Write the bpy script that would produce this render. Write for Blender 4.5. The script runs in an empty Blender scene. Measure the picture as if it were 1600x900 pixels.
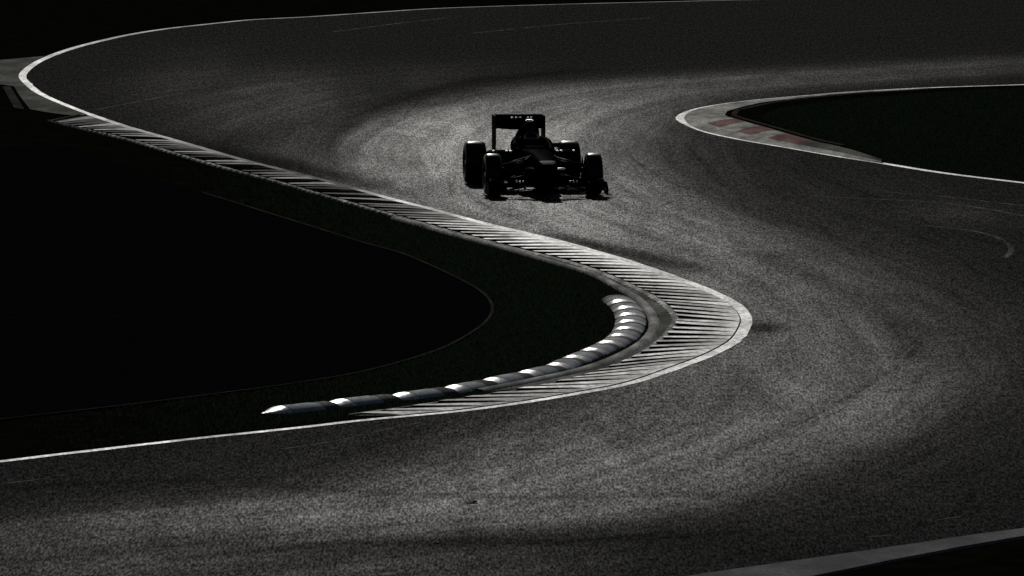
import bpy, bmesh, math, random
import numpy as np
from mathutils import Vector

random.seed(7)
rng = np.random.default_rng(7)
R = math.radians
scene = bpy.context.scene
COL = scene.collection

# ------------------------------------------------------------------ camera, sky, sun, exposure
SUN_ELEVATION = 24.0      # degrees above the horizon, behind the car
SUN_AZIMUTH = -4.0        # degrees, 0 = straight ahead of the camera, negative = to the left
cam_data = bpy.data.cameras.new('camera')
cam = bpy.data.objects.new('camera', cam_data)
COL.objects.link(cam)
cam.location = (0, 0, 9.78)
cam.rotation_euler = (R(90) - math.atan(1150 / 17000), 0, 0)
cam_data.sensor_width = 36.0
cam_data.lens = 17000 / 1600 * 36.0
cam_data.clip_start = 1.0
cam_data.clip_end = 20000.0
scene.camera = cam

world = bpy.data.worlds.new('World')
scene.world = world
world.use_nodes = True
wn = world.node_tree.nodes
sky = wn.new('ShaderNodeTexSky')
sky.sky_type = 'NISHITA'
sky.sun_disc = False
sky.sun_elevation = R(SUN_ELEVATION)
sky.sun_rotation = R(SUN_AZIMUTH)
world.node_tree.links.new(sky.outputs[0], wn['Background'].inputs[0])
wn['Background'].inputs[1].default_value = 0.05

sun_data = bpy.data.lights.new('sun', 'SUN')
sun_data.energy = 4.5
sun_data.angle = R(0.5)
sun_data.color = (1.0, 0.975, 0.935)
sun = bpy.data.objects.new('sun', sun_data)
COL.objects.link(sun)
sd = Vector((math.sin(R(SUN_AZIMUTH)) * math.cos(R(SUN_ELEVATION)),
             math.cos(R(SUN_AZIMUTH)) * math.cos(R(SUN_ELEVATION)),
             math.sin(R(SUN_ELEVATION))))
sun.rotation_euler = sd.to_track_quat('Z', 'Y').to_euler()
sun.location = (-30, 300, 120)

scene.view_settings.view_transform = 'Standard'
scene.view_settings.look = 'None'
scene.view_settings.gamma = 1.0
scene.view_settings.exposure = -1.5
scene.cycles.use_denoising = False
scene.cycles.max_bounces = 4

# ------------------------------------------------------------------ plan of the circuit in metres (camera foot at the origin, +y ahead)
EDGE = [(12.804,241.75),(9.181,240.0),(5.321,237.94),(1.387,235.74),(-1.375,233.59),(-2.727,231.63),(-4.315,229.08),(-5.364,227.82),(-6.243,225.65),(-7.096,223.23),(-7.78,220.27),(-8.402,216.25),(-8.774,212.92),(-9.027,209.16),(-9.113,205.54),(-9.039,202.53),(-8.63,198.05),(-8.251,195.14),(-7.67,191.54),(-7.101,188.38),(-6.466,185.12),(-5.918,182.68),(-5.299,179.9),(-4.849,177.78),(-4.18,174.78),(-3.419,171.7),(-2.769,169.08),(-2.271,166.86),(-1.573,163.73),(-1.156,162.13),(-0.631,159.78),(-0.224,158.1),(0.295,156.17),(0.906,153.7),(1.142,152.57),(1.722,149.81),(2.195,147.14),(2.617,144.57),(2.918,142.21),(3.05,140.17),(3.064,138.18),(2.908,135.46),(2.733,133.92),(2.449,132.21),(2.161,130.85),(1.51,128.01),(0.933,126.54),(0.37,125.3),(-0.46,123.8),(-1.132,122.97),(-1.667,122.33),(-2.194,121.52),(-2.847,120.63),(-3.308,120.02),(-4.423,118.38),(-5.511,116.71),(-6.77,114.68)]
KERB_LINE = [(-7.29,189.57),(-6.557,185.54),(-6.007,183.08),(-5.454,180.49),(-4.18,174.78),(-2.769,169.08),(-1.949,165.36),(-1.156,162.13),(-0.224,158.1),(0.906,153.7),(1.722,149.81),(2.195,147.14),(2.617,144.57),(2.918,142.21),(3.062,139.22),(3.04,137.49),(2.908,135.46),(2.733,133.92),(2.449,132.21),(2.161,130.85),(1.51,128.01),(0.933,126.54),(0.37,125.3),(-0.46,123.8),(-1.132,122.97)]
KERB_INNER = [(-7.985,187.0),(-7.295,184.3),(-6.793,182.48),(-6.206,180.1),(-4.947,174.23),(-3.572,168.39),(-2.872,165.2),(-2.148,161.97),(-1.257,157.95),(-0.09,152.99),(0.837,149.4),(1.315,146.75),(1.62,144.57),(1.882,142.46),(2.084,139.69),(2.094,137.6),(1.914,135.24),(1.645,132.85),(1.294,130.54),(0.951,129.01),(0.375,127.13),(-0.223,125.87),(-0.81,124.73),(-1.458,123.52),(-1.849,122.87)]
LIP = [(-1.786,159.47),(-1.482,158.1),(-0.609,154.27),(-0.09,152.15),(0.389,149.94),(1.006,147.14),(1.337,144.45),(1.59,141.97),(1.712,139.57),(1.726,137.37),(1.646,135.46),(1.457,133.49),(1.083,131.16),(0.664,129.42),(0.09,127.82),(-0.448,126.45)]
THIN = [(-7.378,178.93),(-5.731,170.64),(-3.908,162.13),(-3.161,158.71),(-2.142,153.99),(-1.507,151.31),(-0.814,146.88),(-0.415,143.7),(-0.267,141.24),(-0.279,138.99),(-0.451,136.58),(-0.91,133.06),(-1.722,129.72),(-2.547,127.72),(-3.352,126.25),(-4.406,124.45),(-5.775,122.33),(-7.093,120.19)]
BARRIER = [(1.56,142.21),(1.687,140.28),(1.708,137.94),(1.598,135.46),(1.354,133.49),(0.88,130.85),(0.666,129.72),(0.091,128.01),(-0.47,126.54),(-1.022,125.49),(-1.567,124.73),(-2.105,123.89),(-2.503,123.33),(-2.732,123.15)]
ISLAND = [(11.274,201.54),(9.425,200.08),(7.612,198.89),(6.244,197.47),(5.334,196.06),(4.434,194.57),(3.764,193.1),(3.174,191.1),(2.871,188.92),(2.864,187.0),(3.184,183.89),(3.737,181.28),(4.475,178.74),(5.192,176.27),(5.896,174.05),(6.754,171.35),(7.945,168.56),(9.266,165.53)]
ISL_OUT = [(7.612,198.89),(6.244,197.47),(5.334,196.06),(4.434,194.57),(3.764,193.1),(3.174,191.1),(2.871,188.92),(2.864,187.0),(3.184,183.89),(3.737,181.28),(4.475,178.74),(5.192,176.27),(5.896,174.05)]
ISL_IN = [(7.594,198.41),(6.222,196.76),(5.312,195.26),(4.401,193.1),(3.84,190.66),(3.74,189.57),(3.697,188.49),(3.757,187.64),(3.923,186.58),(4.431,183.48),(4.912,180.49),(5.441,177.97),(5.949,174.41)]
NEAR_UP = [(1.216,102.95),(1.841,103.92),(2.534,104.91),(3.247,105.92),(3.86,106.82),(4.494,107.79),(5.132,108.65),(6.526,110.54)]
NEAR_LOW = [(2.357,102.31),(3.063,103.73),(3.704,105.05),(4.058,105.72),(4.439,106.47),(4.806,107.09),(5.082,107.58),(6.483,109.8)]
APRON = [(-10.769,207.85),(-9.864,209.43),(-9.045,211.03),(-9.067,208.11),(-9.089,205.28),(-9.027,202.53),(-8.625,197.94),(-8.241,194.91),(-7.662,191.32),(-7.24,189.13),(-7.493,188.49),(-8.016,189.57),(-8.465,190.88),(-8.88,195.83),(-9.122,199.12),(-9.414,199.84),(-10.38,200.33)]
SLAB = [(-9.322,198.89),(-9.193,199.12),(-8.566,190.88),(-8.766,191.32)]
RACING = [(11.097,209.43),(5.992,203.52),(2.334,198.17),(0.563,191.32),(-0.271,183.89),(-0.468,176.45),(-0.149,168.9),(0.477,161.81),(1.466,155.43),(2.483,147.8),(3.079,141.12),(3.281,134.03),(3.129,127.82),(2.447,121.97),(1.454,117.29),(0.401,113.35),(-0.656,111.06),(-1.945,109.8),(-3.512,108.15),(-5.02,106.27),(-6.204,105.05)]
DARK_PATCHES = [(1.481, 152.29, 0.3, 4.2, 14, 0.85), (3.195, 137.14, 0.22, 0.9, 0, 0.8), (-3.359, 172.78, 0.5, 6, 14, 0.75), (-4.024, 175.15, 0.6, 7, 14, 0.55)]
RACING_S = [0.0, 0.179, 0.358, 0.538, 0.717, 0.896, 1.091, 1.307, 1.523, 1.739, 1.955, 2.157, 2.354, 2.552, 2.75, 2.948, 3.138, 3.325, 3.512, 3.7, 3.887, 4.074, 4.263, 4.451, 4.639, 4.827, 5.015, 5.2, 5.385, 5.57, 5.756, 5.941, 6.134, 6.331, 6.527, 6.724, 6.921, 7.129, 7.346, 7.563, 7.78, 7.997, 8.179, 8.361, 8.543, 8.725, 8.906, 9.101, 9.31, 9.519, 9.727, 9.936, 10.137, 10.334, 10.532, 10.729, 10.926, 11.141, 11.367, 11.592, 11.817, 12.045, 12.283, 12.52, 12.758, 12.996, 13.287, 13.58, 13.873, 14.194, 14.537, 14.88, 15.361, 15.916, 16.66, 17.346, 17.961, 18.544, 19.177, 20.0]
POLISH = [0.3, 0.36, 0.52, 0.76, 0.96, 1.0, 1.0, 0.94, 0.8, 0.68, 0.64, 0.64, 0.64, 0.64, 0.66, 0.68, 0.72, 0.64, 0.42, 0.32, 0.3]
SCRUBBED = [(-4.193, 192.43, 2.2, 16, 0.3), (-5.905, 200.57, 1.6, 14, 0.2), (-1.772, 200.57, 2.5, 10, 0.16), (6.44, 160.71, 1.6, 5, 0.2), (5.391, 166.36, 2.5, 9, 0.12), (-3.722, 105.05, 3.0, 6, 0.42), (-1.237, 104.71, 3.0, 5, 0.36), (3.693, 113.74, 2.0, 7, 0.14)]
TYRE_LINES = [([(-0.478,203.02),(-1.845,195.83),(-2.658,188.06),(-2.967,179.9),(-2.793,172.42),(-2.376,168.05)],0.25,0.4),([(1.21,205.54),(-1.174,199.36),(-2.253,191.32)],0.4,0.3),([(3.402,151.87),(4.608,142.09),(4.901,131.89)],0.3,0.35),([(-5.353,113.35),(-3.718,114.53),(-1.873,113.35),(0.0,112.34),(2.0,112.96)],0.25,0.3),([(-3.122,105.72),(-1.269,107.44),(0.633,107.23),(2.242,108.5)],0.25,0.3)]
SCUFFS = [([(4.765,165.03),(5.618,164.38),(6.548,163.41),(7.233,161.49),(7.555,160.24)],0.1),([(5.963,158.1),(6.485,157.2),(6.884,155.72),(7.021,153.7),(6.995,152.15),(6.843,150.76)],0.08),([(5.685,166.36),(6.613,165.03),(7.673,162.76)],0.07),([(-2.517,118.47),(-1.975,119.5),(-1.429,121.07),(-1.009,122.15)],0.05),([(-5.386,114.05),(-5.003,114.53),(-4.847,114.84)],0.06),([(-7.307,190.88),(-6.626,194.0),(-5.939,197.0)],0.09),([(-3.66,222.03),(-2.394,225.96),(-1.346,228.76)],0.1),([(-0.782,221.44),(1.063,225.65),(2.962,228.76)],0.1),([(3.535,107.86),(3.763,108.01)],0.1),([(4.206,109.58),(4.621,110.24)],0.05),([(5.73,137.83),(5.873,137.94)],0.25),([(5.683,136.69),(5.825,136.8)],0.25),([(5.64,135.46),(5.757,135.57)],0.2),([(3.76,151.87),(4.639,148.46),(5.262,143.95)],0.06),([(-4.001,112.96),(-3.025,113.89),(-2.557,113.97)],0.05)]
DEBRIS = [((-0.416, 111.73), 0.05, 'larger of two black scraps of tyre rubber on the asphalt below the kerb'), ((-0.759, 107.16), 0.035, 'smaller black scrap of tyre rubber on the nearest asphalt at the bottom')]


def smooth(pts, step):
    """Catmull-Rom through the points, resampled evenly"""
    P = np.array(pts, float)
    n = len(P)
    Q = np.vstack([2 * P[0] - P[1], P, 2 * P[-1] - P[-2]])
    out = []
    for i in range(1, n):
        p0, p1, p2, p3 = Q[i - 1], Q[i], Q[i + 1], Q[i + 2]
        for t in np.linspace(0, 1, 16, endpoint=False):
            out.append(0.5 * (2 * p1 + (p2 - p0) * t + (2 * p0 - 5 * p1 + 4 * p2 - p3) * t * t
                              + (3 * p1 - p0 - 3 * p2 + p3) * t ** 3))
    out.append(P[-1])
    return even(np.array(out), step)

def even(P, step):
    s = np.concatenate([[0], np.cumsum(np.linalg.norm(np.diff(P, axis=0), axis=1))])
    m = max(2, int(s[-1] / step) + 1)
    u = np.linspace(0, s[-1], m)
    return np.column_stack([np.interp(u, s, P[:, k]) for k in range(P.shape[1])])

def normals(P):
    T = np.gradient(P, axis=0)
    T /= np.linalg.norm(T, axis=1)[:, None]
    return np.column_stack([-T[:, 1], T[:, 0]])       # left of travel

def offset(P, d):
    """positive = to the left of travel; d may be an array"""
    return P + normals(P) * np.asarray(d).reshape(-1, 1)

def interp_pairs(A, B, n):
    """two matched lists -> n matched points each (smooth in the list index)"""
    k = np.arange(len(A))
    J = np.column_stack([np.array(A), np.array(B)])
    J = np.vstack([2 * J[0] - J[1], J, 2 * J[-1] - J[-2]])
    out = []
    for i in range(1, len(J) - 2):
        p0, p1, p2, p3 = J[i - 1:i + 3]
        for t in np.linspace(0, 1, 24, endpoint=False):
            out.append(0.5 * (2 * p1 + (p2 - p0) * t + (2 * p0 - 5 * p1 + 4 * p2 - p3) * t * t
                              + (3 * p1 - p0 - 3 * p2 + p3) * t ** 3))
    out.append(J[-2])
    out = np.array(out)
    mid = (out[:, :2] + out[:, 2:]) / 2
    s = np.concatenate([[0], np.cumsum(np.linalg.norm(np.diff(mid, axis=0), axis=1))])
    u = np.linspace(0, s[-1], n)
    W = np.column_stack([np.interp(u, s, out[:, k]) for k in range(4)])
    return W[:, :2], W[:, 2:], s[-1]

def dist_to(P, X, Y):
    """distance of the points to a polyline"""
    d = np.full(X.shape, 1e9)
    for a, b in zip(P[:-1], P[1:]):
        ab = b - a
        t = np.clip(((X - a[0]) * ab[0] + (Y - a[1]) * ab[1]) / (ab @ ab), 0, 1)
        d = np.minimum(d, np.hypot(X - a[0] - t * ab[0], Y - a[1] - t * ab[1]))
    return d

def inside(poly, X, Y):
    P = np.array(poly)
    r = np.zeros(X.shape, bool)
    j = len(P) - 1
    for i in range(len(P)):
        xi, yi = P[i]; xj, yj = P[j]
        c = ((yi > Y) != (yj > Y)) & (X < (xj - xi) * (Y - yi) / (yj - yi + 1e-12) + xi)
        r ^= c
        j = i
    return r

# ------------------------------------------------------------------ helpers
def mesh(name, verts, faces, mats, parent=None, fm=None, flat=True, loc=None):
    me = bpy.data.meshes.new(name)
    me.from_pydata([tuple(map(float, v)) for v in verts], [], [tuple(int(i) for i in f) for f in faces])
    if not isinstance(mats, (list, tuple)):
        mats = [mats]
    for m in mats:
        me.materials.append(m)
    if fm is not None:
        me.polygons.foreach_set('material_index', fm)
    if not flat:
        me.polygons.foreach_set('use_smooth', [True] * len(me.polygons))
    me.update()
    o = bpy.data.objects.new(name, me)
    COL.objects.link(o)
    if parent is not None:
        o.parent = parent
    if loc is not None:
        o.location = loc
    return o

def empty(name, loc=(0, 0, 0), rz=0):
    o = bpy.data.objects.new(name, None)
    o.empty_display_size = 0.3
    COL.objects.link(o)
    o.location = loc
    o.rotation_euler = (0, 0, rz)
    return o

def tag(o, label=None, cat=None, group=None, kind=None):
    if label: o['label'] = label
    if cat: o['category'] = cat
    if group: o['group'] = group
    if kind: o['kind'] = kind
    return o

def fix_normals(o):
    bm = bmesh.new(); bm.from_mesh(o.data)
    bmesh.ops.recalc_face_normals(bm, faces=bm.faces)
    bm.to_mesh(o.data); bm.free()

def strip(name, rows, mats, parent=None, fm=None, flat=True):
    """rows: list of matched polylines of 3-D points"""
    n = len(rows[0]); v = [p for r in rows for p in r]; f = []
    for k in range(len(rows) - 1):
        for i in range(n - 1):
            f.append((k * n + i, k * n + i + 1, (k + 1) * n + i + 1, (k + 1) * n + i))
    o = mesh(name, v, f, mats, parent, fm, flat)
    fix_normals(o)
    # thin open sheets face upwards
    up = sum(p.normal.z * p.area for p in o.data.polygons)
    if up < 0:
        o.data.flip_normals()
    return o

def z3(P, z):
    z = np.broadcast_to(np.asarray(z, float), (len(P),))
    return [(p[0], p[1], q) for p, q in zip(P, z)]

def polygon(name, P, z, mat, parent=None):
    bm = bmesh.new()
    vs = [bm.verts.new((float(p[0]), float(p[1]), z)) for p in P]
    fc = bm.faces.new(vs)
    bmesh.ops.triangulate(bm, faces=[fc], ngon_method='EAR_CLIP')
    bmesh.ops.recalc_face_normals(bm, faces=bm.faces)
    if sum(q.normal.z for q in bm.faces) < 0:
        bmesh.ops.reverse_faces(bm, faces=bm.faces)
    me = bpy.data.meshes.new(name); bm.to_mesh(me); bm.free()
    me.materials.append(mat)
    o = bpy.data.objects.new(name, me); COL.objects.link(o)
    if parent is not None: o.parent = parent
    return o

# ------------------------------------------------------------------ materials
class NT:
    def __init__(s, name):
        s.m = bpy.data.materials.new(name); s.m.use_nodes = True
        s.t = s.m.node_tree; s.b = s.t.nodes['Principled BSDF']
    def n(s, typ, **kw):
        o = s.t.nodes.new(typ)
        for k, v in kw.items():
            setattr(o, k, v)
        return o
    def l(s, a, b): s.t.links.new(a, b)
    def coord(s, scale, kind='Object'):
        tc = s.n('ShaderNodeTexCoord'); mp = s.n('ShaderNodeMapping')
        mp.inputs['Scale'].default_value = scale
        s.l(tc.outputs[kind], mp.inputs[0]); return mp.outputs[0]
    def noise(s, vec, scale, detail=3, rough=0.55, dist=0.0):
        o = s.n('ShaderNodeTexNoise')
        o.inputs['Scale'].default_value = scale; o.inputs['Detail'].default_value = detail
        o.inputs['Roughness'].default_value = rough; o.inputs['Distortion'].default_value = dist
        s.l(vec, o.inputs['Vector']); return o.outputs['Fac']
    def ramp(s, fac, a, b, ca, cb):
        o = s.n('ShaderNodeValToRGB')
        o.color_ramp.elements[0].position = a; o.color_ramp.elements[1].position = b
        o.color_ramp.elements[0].color = (*ca, 1); o.color_ramp.elements[1].color = (*cb, 1)
        s.l(fac, o.inputs[0]); return o.outputs[0]
    def rng(s, fac, a, b, c, d):
        o = s.n('ShaderNodeMapRange')
        for k, v in zip(('From Min', 'From Max', 'To Min', 'To Max'), (a, b, c, d)):
            o.inputs[k].default_value = v
        s.l(fac, o.inputs['Value']); return o.outputs[0]
    def math(s, op, a, b=None):
        o = s.n('ShaderNodeMath', operation=op)
        for i, x in enumerate((a, b)):
            if x is None: continue
            if isinstance(x, (int, float)): o.inputs[i].default_value = x
            else: s.l(x, o.inputs[i])
        return o.outputs[0]
    def mix(s, fac, a, b, blend='MIX'):
        o = s.n('ShaderNodeMix', data_type='RGBA', blend_type=blend)
        for sock, x in ((o.inputs[0], fac), (o.inputs[6], a), (o.inputs[7], b)):
            if isinstance(x, (int, float)): sock.default_value = x
            elif isinstance(x, tuple): sock.default_value = (*x, 1)
            else: s.l(x, sock)
        return o.outputs[2]
    def bump(s, h, strength, dist):
        o = s.n('ShaderNodeBump'); o.inputs['Strength'].default_value = strength
        o.inputs['Distance'].default_value = dist; s.l(h, o.inputs['Height'])
        s.l(o.outputs[0], s.b.inputs['Normal'])
    def set(s, **kw):
        for k, v in kw.items():
            i = s.b.inputs[k.replace('_', ' ')]
            if isinstance(v, (int, float)): i.default_value = v
            elif isinstance(v, tuple): i.default_value = (*v, 1)
            else: s.l(v, i)

def mat_asphalt():
    a = NT('asphalt')
    at = a.n('ShaderNodeAttribute', attribute_name='wear'); wear = at.outputs['Fac']
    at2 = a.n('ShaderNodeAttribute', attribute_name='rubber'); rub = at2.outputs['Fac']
    gr = a.coord((1, 0.085, 1))                     # grain stretched along y, the way the camera looks
    fine = a.noise(gr, 40.0, 2, 0.65)
    mid = a.noise(gr, 15.0, 2, 0.6)
    big = a.noise(a.coord((0.22, 0.035, 1)), 1.0, 4, 0.6, 0.6)
    spk = a.rng(fine, 0.39, 0.64, 0.0, 1.0)
    md = a.rng(mid, 0.35, 0.65, 0.0, 1.0)
    gg = a.math('ADD', a.math('MULTIPLY', spk, 0.72), a.math('MULTIPLY', md, 0.28))
    base = a.mix(gg, (0.005, 0.005, 0.0053), (0.034, 0.033, 0.031))
    base = a.mix(a.rng(big, 0.35, 0.7, 0.0, 0.35), base, (0.012, 0.0115, 0.011))
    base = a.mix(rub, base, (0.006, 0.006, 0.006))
    # streaks laid down along the way the cars go: across = metres from the racing line, along = metres driven
    cx = a.n('ShaderNodeCombineXYZ')
    a.l(a.n('ShaderNodeAttribute', attribute_name='across').outputs['Fac'], cx.inputs[0]); a.l(a.n('ShaderNodeAttribute', attribute_name='along').outputs['Fac'], cx.inputs[1])
    def streak(sx, sy, lo, hi, c, d, det=3):
        mp = a.n('ShaderNodeMapping'); mp.inputs['Scale'].default_value = (sx, sy, 1); a.l(cx.outputs[0], mp.inputs[0])
        return a.rng(a.noise(mp.outputs[0], 1.0, det, 0.6), lo, hi, c, d)
    st = a.math('MULTIPLY', streak(0.9, 0.035, 0.32, 0.66, 0.80, 1.12), streak(4.5, 0.06, 0.34, 0.62, 0.88, 1.06, 4))
    thin_mark = streak(9.0, 0.05, 0.60, 0.74, 0.0, 0.55, 2)
    base = a.mix(thin_mark, base, (0.048, 0.047, 0.044))
    # polish of the racing line
    patch = a.rng(a.noise(a.coord((0.9, 0.10, 1)), 1.0, 5, 0.7, 1.2), 0.32, 0.68, 0.78, 1.15)
    w = a.math('MULTIPLY', wear, a.math('MULTIPLY', st, patch))
    rough = a.rng(w, 0.0, 1.0, 0.80, 0.60)
    rough = a.math('ADD', rough, a.rng(gg, 0.0, 1.0, 0.09, -0.07))
    rough = a.math('ADD', rough, a.math('MULTIPLY', rub, 0.2))
    spec = a.math('ADD', 0.0004, a.math('MULTIPLY', 0.033, a.math('POWER', a.math('MAXIMUM', w, 0.0), 2.2)))
    spec = a.math('MULTIPLY', spec, a.rng(gg, 0.0, 1.0, 0.24, 1.8))
    spec = a.math('MULTIPLY', spec, a.math('SUBTRACT', 1.0, a.math('MULTIPLY', rub, 0.75)))
    a.set(Base_Color=base, Roughness=rough, Specular_IOR_Level=spec)
    a.bump(fine, 0.25, 0.01)
    return a.m

def mat_rough(name, c1, c2, scale, rough=0.9, spec=0.1, bump=0.3, bd=0.02, stretch=(1, 1, 1)):
    a = NT(name)
    v = a.coord(stretch)
    f = a.noise(v, scale, 4, 0.6)
    a.set(Base_Color=a.ramp(f, 0.35, 0.68, c1, c2), Roughness=rough, Specular_IOR_Level=spec)
    if bump: a.bump(f, bump, bd)
    return a.m

def mat_paint(name, c, dirt, rough=0.45, spec=0.5, scale=3.0, amount=(0.45, 0.75), fine=22.0):
    """paint on concrete with scuffs and dirt"""
    a = NT(name)
    v = a.coord((1, 0.25, 1))
    f = a.noise(v, scale, 5, 0.65); g = a.noise(v, fine, 2, 0.6)
    d = a.rng(f, amount[0], amount[1], 0.0, 1.0)
    d2 = a.rng(g, 0.45, 0.75, 0.0, 0.55)
    col = a.mix(d, c, dirt); col = a.mix(d2, col, dirt)
    a.set(Base_Color=col, Roughness=a.math('ADD', a.math('MULTIPLY', a.math('MAXIMUM', d, d2), 0.3), rough), Specular_IOR_Level=spec)
    a.bump(g, 0.15, 0.006)
    return a.m

def mat_line():
    # white road paint, chipped, with rubber dragged over it where the cars cross
    a = NT('worn_white_paint')
    rub = a.n('ShaderNodeAttribute', attribute_name='rubber').outputs['Fac']
    v = a.coord((1, 0.25, 1))
    f = a.noise(v, 1.3, 5, 0.65); g = a.noise(v, 18.0, 3, 0.65)
    k = a.math('MULTIPLY', a.rng(f, 0.40, 0.72, 1.0, 0.30), a.rng(g, 0.42, 0.72, 1.0, 0.45))
    k = a.math('MULTIPLY', k, a.math('SUBTRACT', 1.0, rub))
    a.set(Base_Color=a.mix(k, (0.035, 0.034, 0.031), (0.74, 0.73, 0.66)), Roughness=a.rng(k, 0.0, 1.0, 0.8, 0.55), Specular_IOR_Level=a.math('MULTIPLY', k, 0.26))
    a.bump(g, 0.15, 0.006)
    return a.m

def mat_plain(name, c, rough, spec=0.5, metal=0.0, coat=0.0, bump=0.0):
    a = NT(name)
    f = a.noise(a.coord((1, 1, 1)), 9.0, 3, 0.6)
    a.set(Base_Color=a.mix(a.rng(f, 0.3, 0.7, 0.0, 1.0), tuple(x * 0.8 for x in c), c),
          Roughness=a.rng(f, 0.3, 0.7, rough * 0.85, rough * 1.15), Specular_IOR_Level=spec, Metallic=metal)
    a.b.inputs['Coat Weight'].default_value = coat
    a.b.inputs['Coat Roughness'].default_value = 0.06
    if bump: a.bump(f, bump, 0.01)
    return a.m

M = {}
M['asphalt'] = mat_asphalt()
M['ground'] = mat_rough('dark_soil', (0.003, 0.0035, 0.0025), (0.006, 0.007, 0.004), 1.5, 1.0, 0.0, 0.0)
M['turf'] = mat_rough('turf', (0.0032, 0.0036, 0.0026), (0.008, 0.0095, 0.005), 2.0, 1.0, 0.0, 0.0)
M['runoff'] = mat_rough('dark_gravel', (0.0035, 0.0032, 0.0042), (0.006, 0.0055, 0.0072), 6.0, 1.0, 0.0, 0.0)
M['white'] = mat_line()
M['concrete'] = mat_paint('kerb_concrete', (0.52, 0.51, 0.47), (0.15, 0.14, 0.12), 0.6, 0.12, 1.8, (0.42, 0.72))
M['lip'] = mat_paint('rough_concrete', (0.44, 0.43, 0.39), (0.14, 0.135, 0.12), 0.75, 0.03, 2.5, (0.38, 0.66), 9.0)
def mat_ridge():
    # worn concrete, more or less covered by tyre rubber from ridge to ridge
    a = NT('ridge_concrete')
    oi = a.n('ShaderNodeObjectInfo'); sep = a.n('ShaderNodeSeparateColor'); a.l(oi.outputs['Color'], sep.inputs[0]); cl = sep.outputs[0]
    v = a.n('ShaderNodeNewGeometry').outputs['Position']
    mp = a.n('ShaderNodeMapping'); mp.inputs['Scale'].default_value = (1, 0.5, 1); a.l(v, mp.inputs[0])
    f = a.noise(mp.outputs[0], 2.2, 5, 0.7); g = a.noise(mp.outputs[0], 16.0, 3, 0.65)
    k = a.math('MULTIPLY', cl, a.rng(f, 0.32, 0.58, 0.25, 1.0))
    k = a.math('MULTIPLY', k, a.rng(g, 0.30, 0.62, 0.45, 1.0))
    a.set(Base_Color=a.mix(k, (0.012, 0.0115, 0.011), (0.66, 0.64, 0.58)), Roughness=a.rng(k, 0.0, 1.0, 0.75, 0.55), Specular_IOR_Level=a.math('MULTIPLY', k, 0.42))
    a.bump(g, 0.2, 0.008)
    return a.m
M['ridge'] = mat_ridge()
M['gutter'] = mat_paint('gutter_concrete', (0.24, 0.235, 0.20), (0.06, 0.06, 0.05), 0.8, 0.01, 1.1, (0.36, 0.64), 9.0)
M['rim_concrete'] = mat_paint('chipped_concrete', (0.62, 0.60, 0.54), (0.10, 0.10, 0.09), 0.65, 0.08, 2.6, (0.36, 0.62), 12.0)
M['stained'] = mat_paint('rubber_stained_concrete', (0.20, 0.195, 0.18), (0.03, 0.03, 0.028), 0.7, 0.02, 1.2, (0.35, 0.62))
M['apron'] = mat_paint('apron_concrete', (0.15, 0.15, 0.125), (0.055, 0.055, 0.048), 0.85, 0.006, 1.2, (0.4, 0.7))
M['greypaint'] = mat_paint('grey_kerb_paint', (0.16, 0.16, 0.165), (0.08, 0.08, 0.08), 0.85, 0.006, 1.2, (0.4, 0.7))
M['dim'] = mat_paint('grubby_edging', (0.030, 0.027, 0.020), (0.008, 0.008, 0.006), 0.9, 0.002, 2.0)
M['matte_dark'] = mat_rough('dark_matte_fill', (0.008, 0.008, 0.008), (0.028, 0.027, 0.025), 8.0, 0.9, 0.05, 0.2)  # one dark tone for kerb grooves, ridge sides, inlets and scraps
M['red'] = mat_paint('worn_red_paint', (0.20, 0.040, 0.033), (0.10, 0.055, 0.045), 0.75, 0.01, 1.6, (0.42, 0.72))
M['pale'] = mat_paint('worn_pale_paint', (0.33, 0.33, 0.275), (0.095, 0.095, 0.078), 0.7, 0.02, 1.6, (0.42, 0.72))
M['grass'] = mat_plain('grass_blade', (0.14, 0.16, 0.08), 0.9, 0.0)
M['block_white'] = mat_paint('scuffed_white_plastic', (0.42, 0.44, 0.46), (0.22, 0.23, 0.24), 0.20, 0.9, 2.2, (0.6, 0.9), 14.0)
M['block_grey'] = mat_paint('scuffed_grey_plastic', (0.30, 0.325, 0.35), (0.13, 0.138, 0.145), 0.7, 0.02, 2.2, (0.5, 0.8), 14.0)
M['block_dark'] = mat_paint('faded_dark_plastic', (0.085, 0.078, 0.074), (0.035, 0.033, 0.03), 0.7, 0.01, 2.2)
M['car'] = mat_plain('black_gloss_paint', (0.003, 0.003, 0.004), 0.45, 0.00004)
M['carbon'] = mat_plain('carbon_fibre', (0.003, 0.003, 0.0035), 0.40, 0.0015)
M['tyre'] = mat_plain('tyre_rubber', (0.004, 0.004, 0.004), 0.30, 0.10)
M['rim'] = mat_plain('dark_rim_metal', (0.03, 0.03, 0.03), 0.4, 0.5, 0.6)
M['helmet'] = mat_plain('helmet_shell', (0.008, 0.008, 0.010), 0.25, 0.05)
M['visor'] = mat_plain('visor', (0.004, 0.004, 0.005), 0.08, 0.5)
M['suit'] = mat_plain('race_suit', (0.008, 0.008, 0.01), 0.85, 0.1)
M['metal'] = mat_plain('bright_metal', (0.9, 0.9, 0.88), 0.28, 0.5, 1.0)
M['olive'] = mat_plain('lit_nose_tip', (0.085, 0.08, 0.055), 0.5, 0.002)  # lightened olive stands in for the lit slope of the nose tip

# ------------------------------------------------------------------ ground and track
def quad_sheet(name, x0, x1, y0, y1, z, mat):
    return mesh(name, [(x0, y0, z), (x1, y0, z), (x1, y1, z), (x0, y1, z)], [(0, 1, 2, 3)], mat)

ground = tag(quad_sheet('ground', -9000, 9000, -9000, 9000, -0.06, M['ground']), kind='structure')

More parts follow.
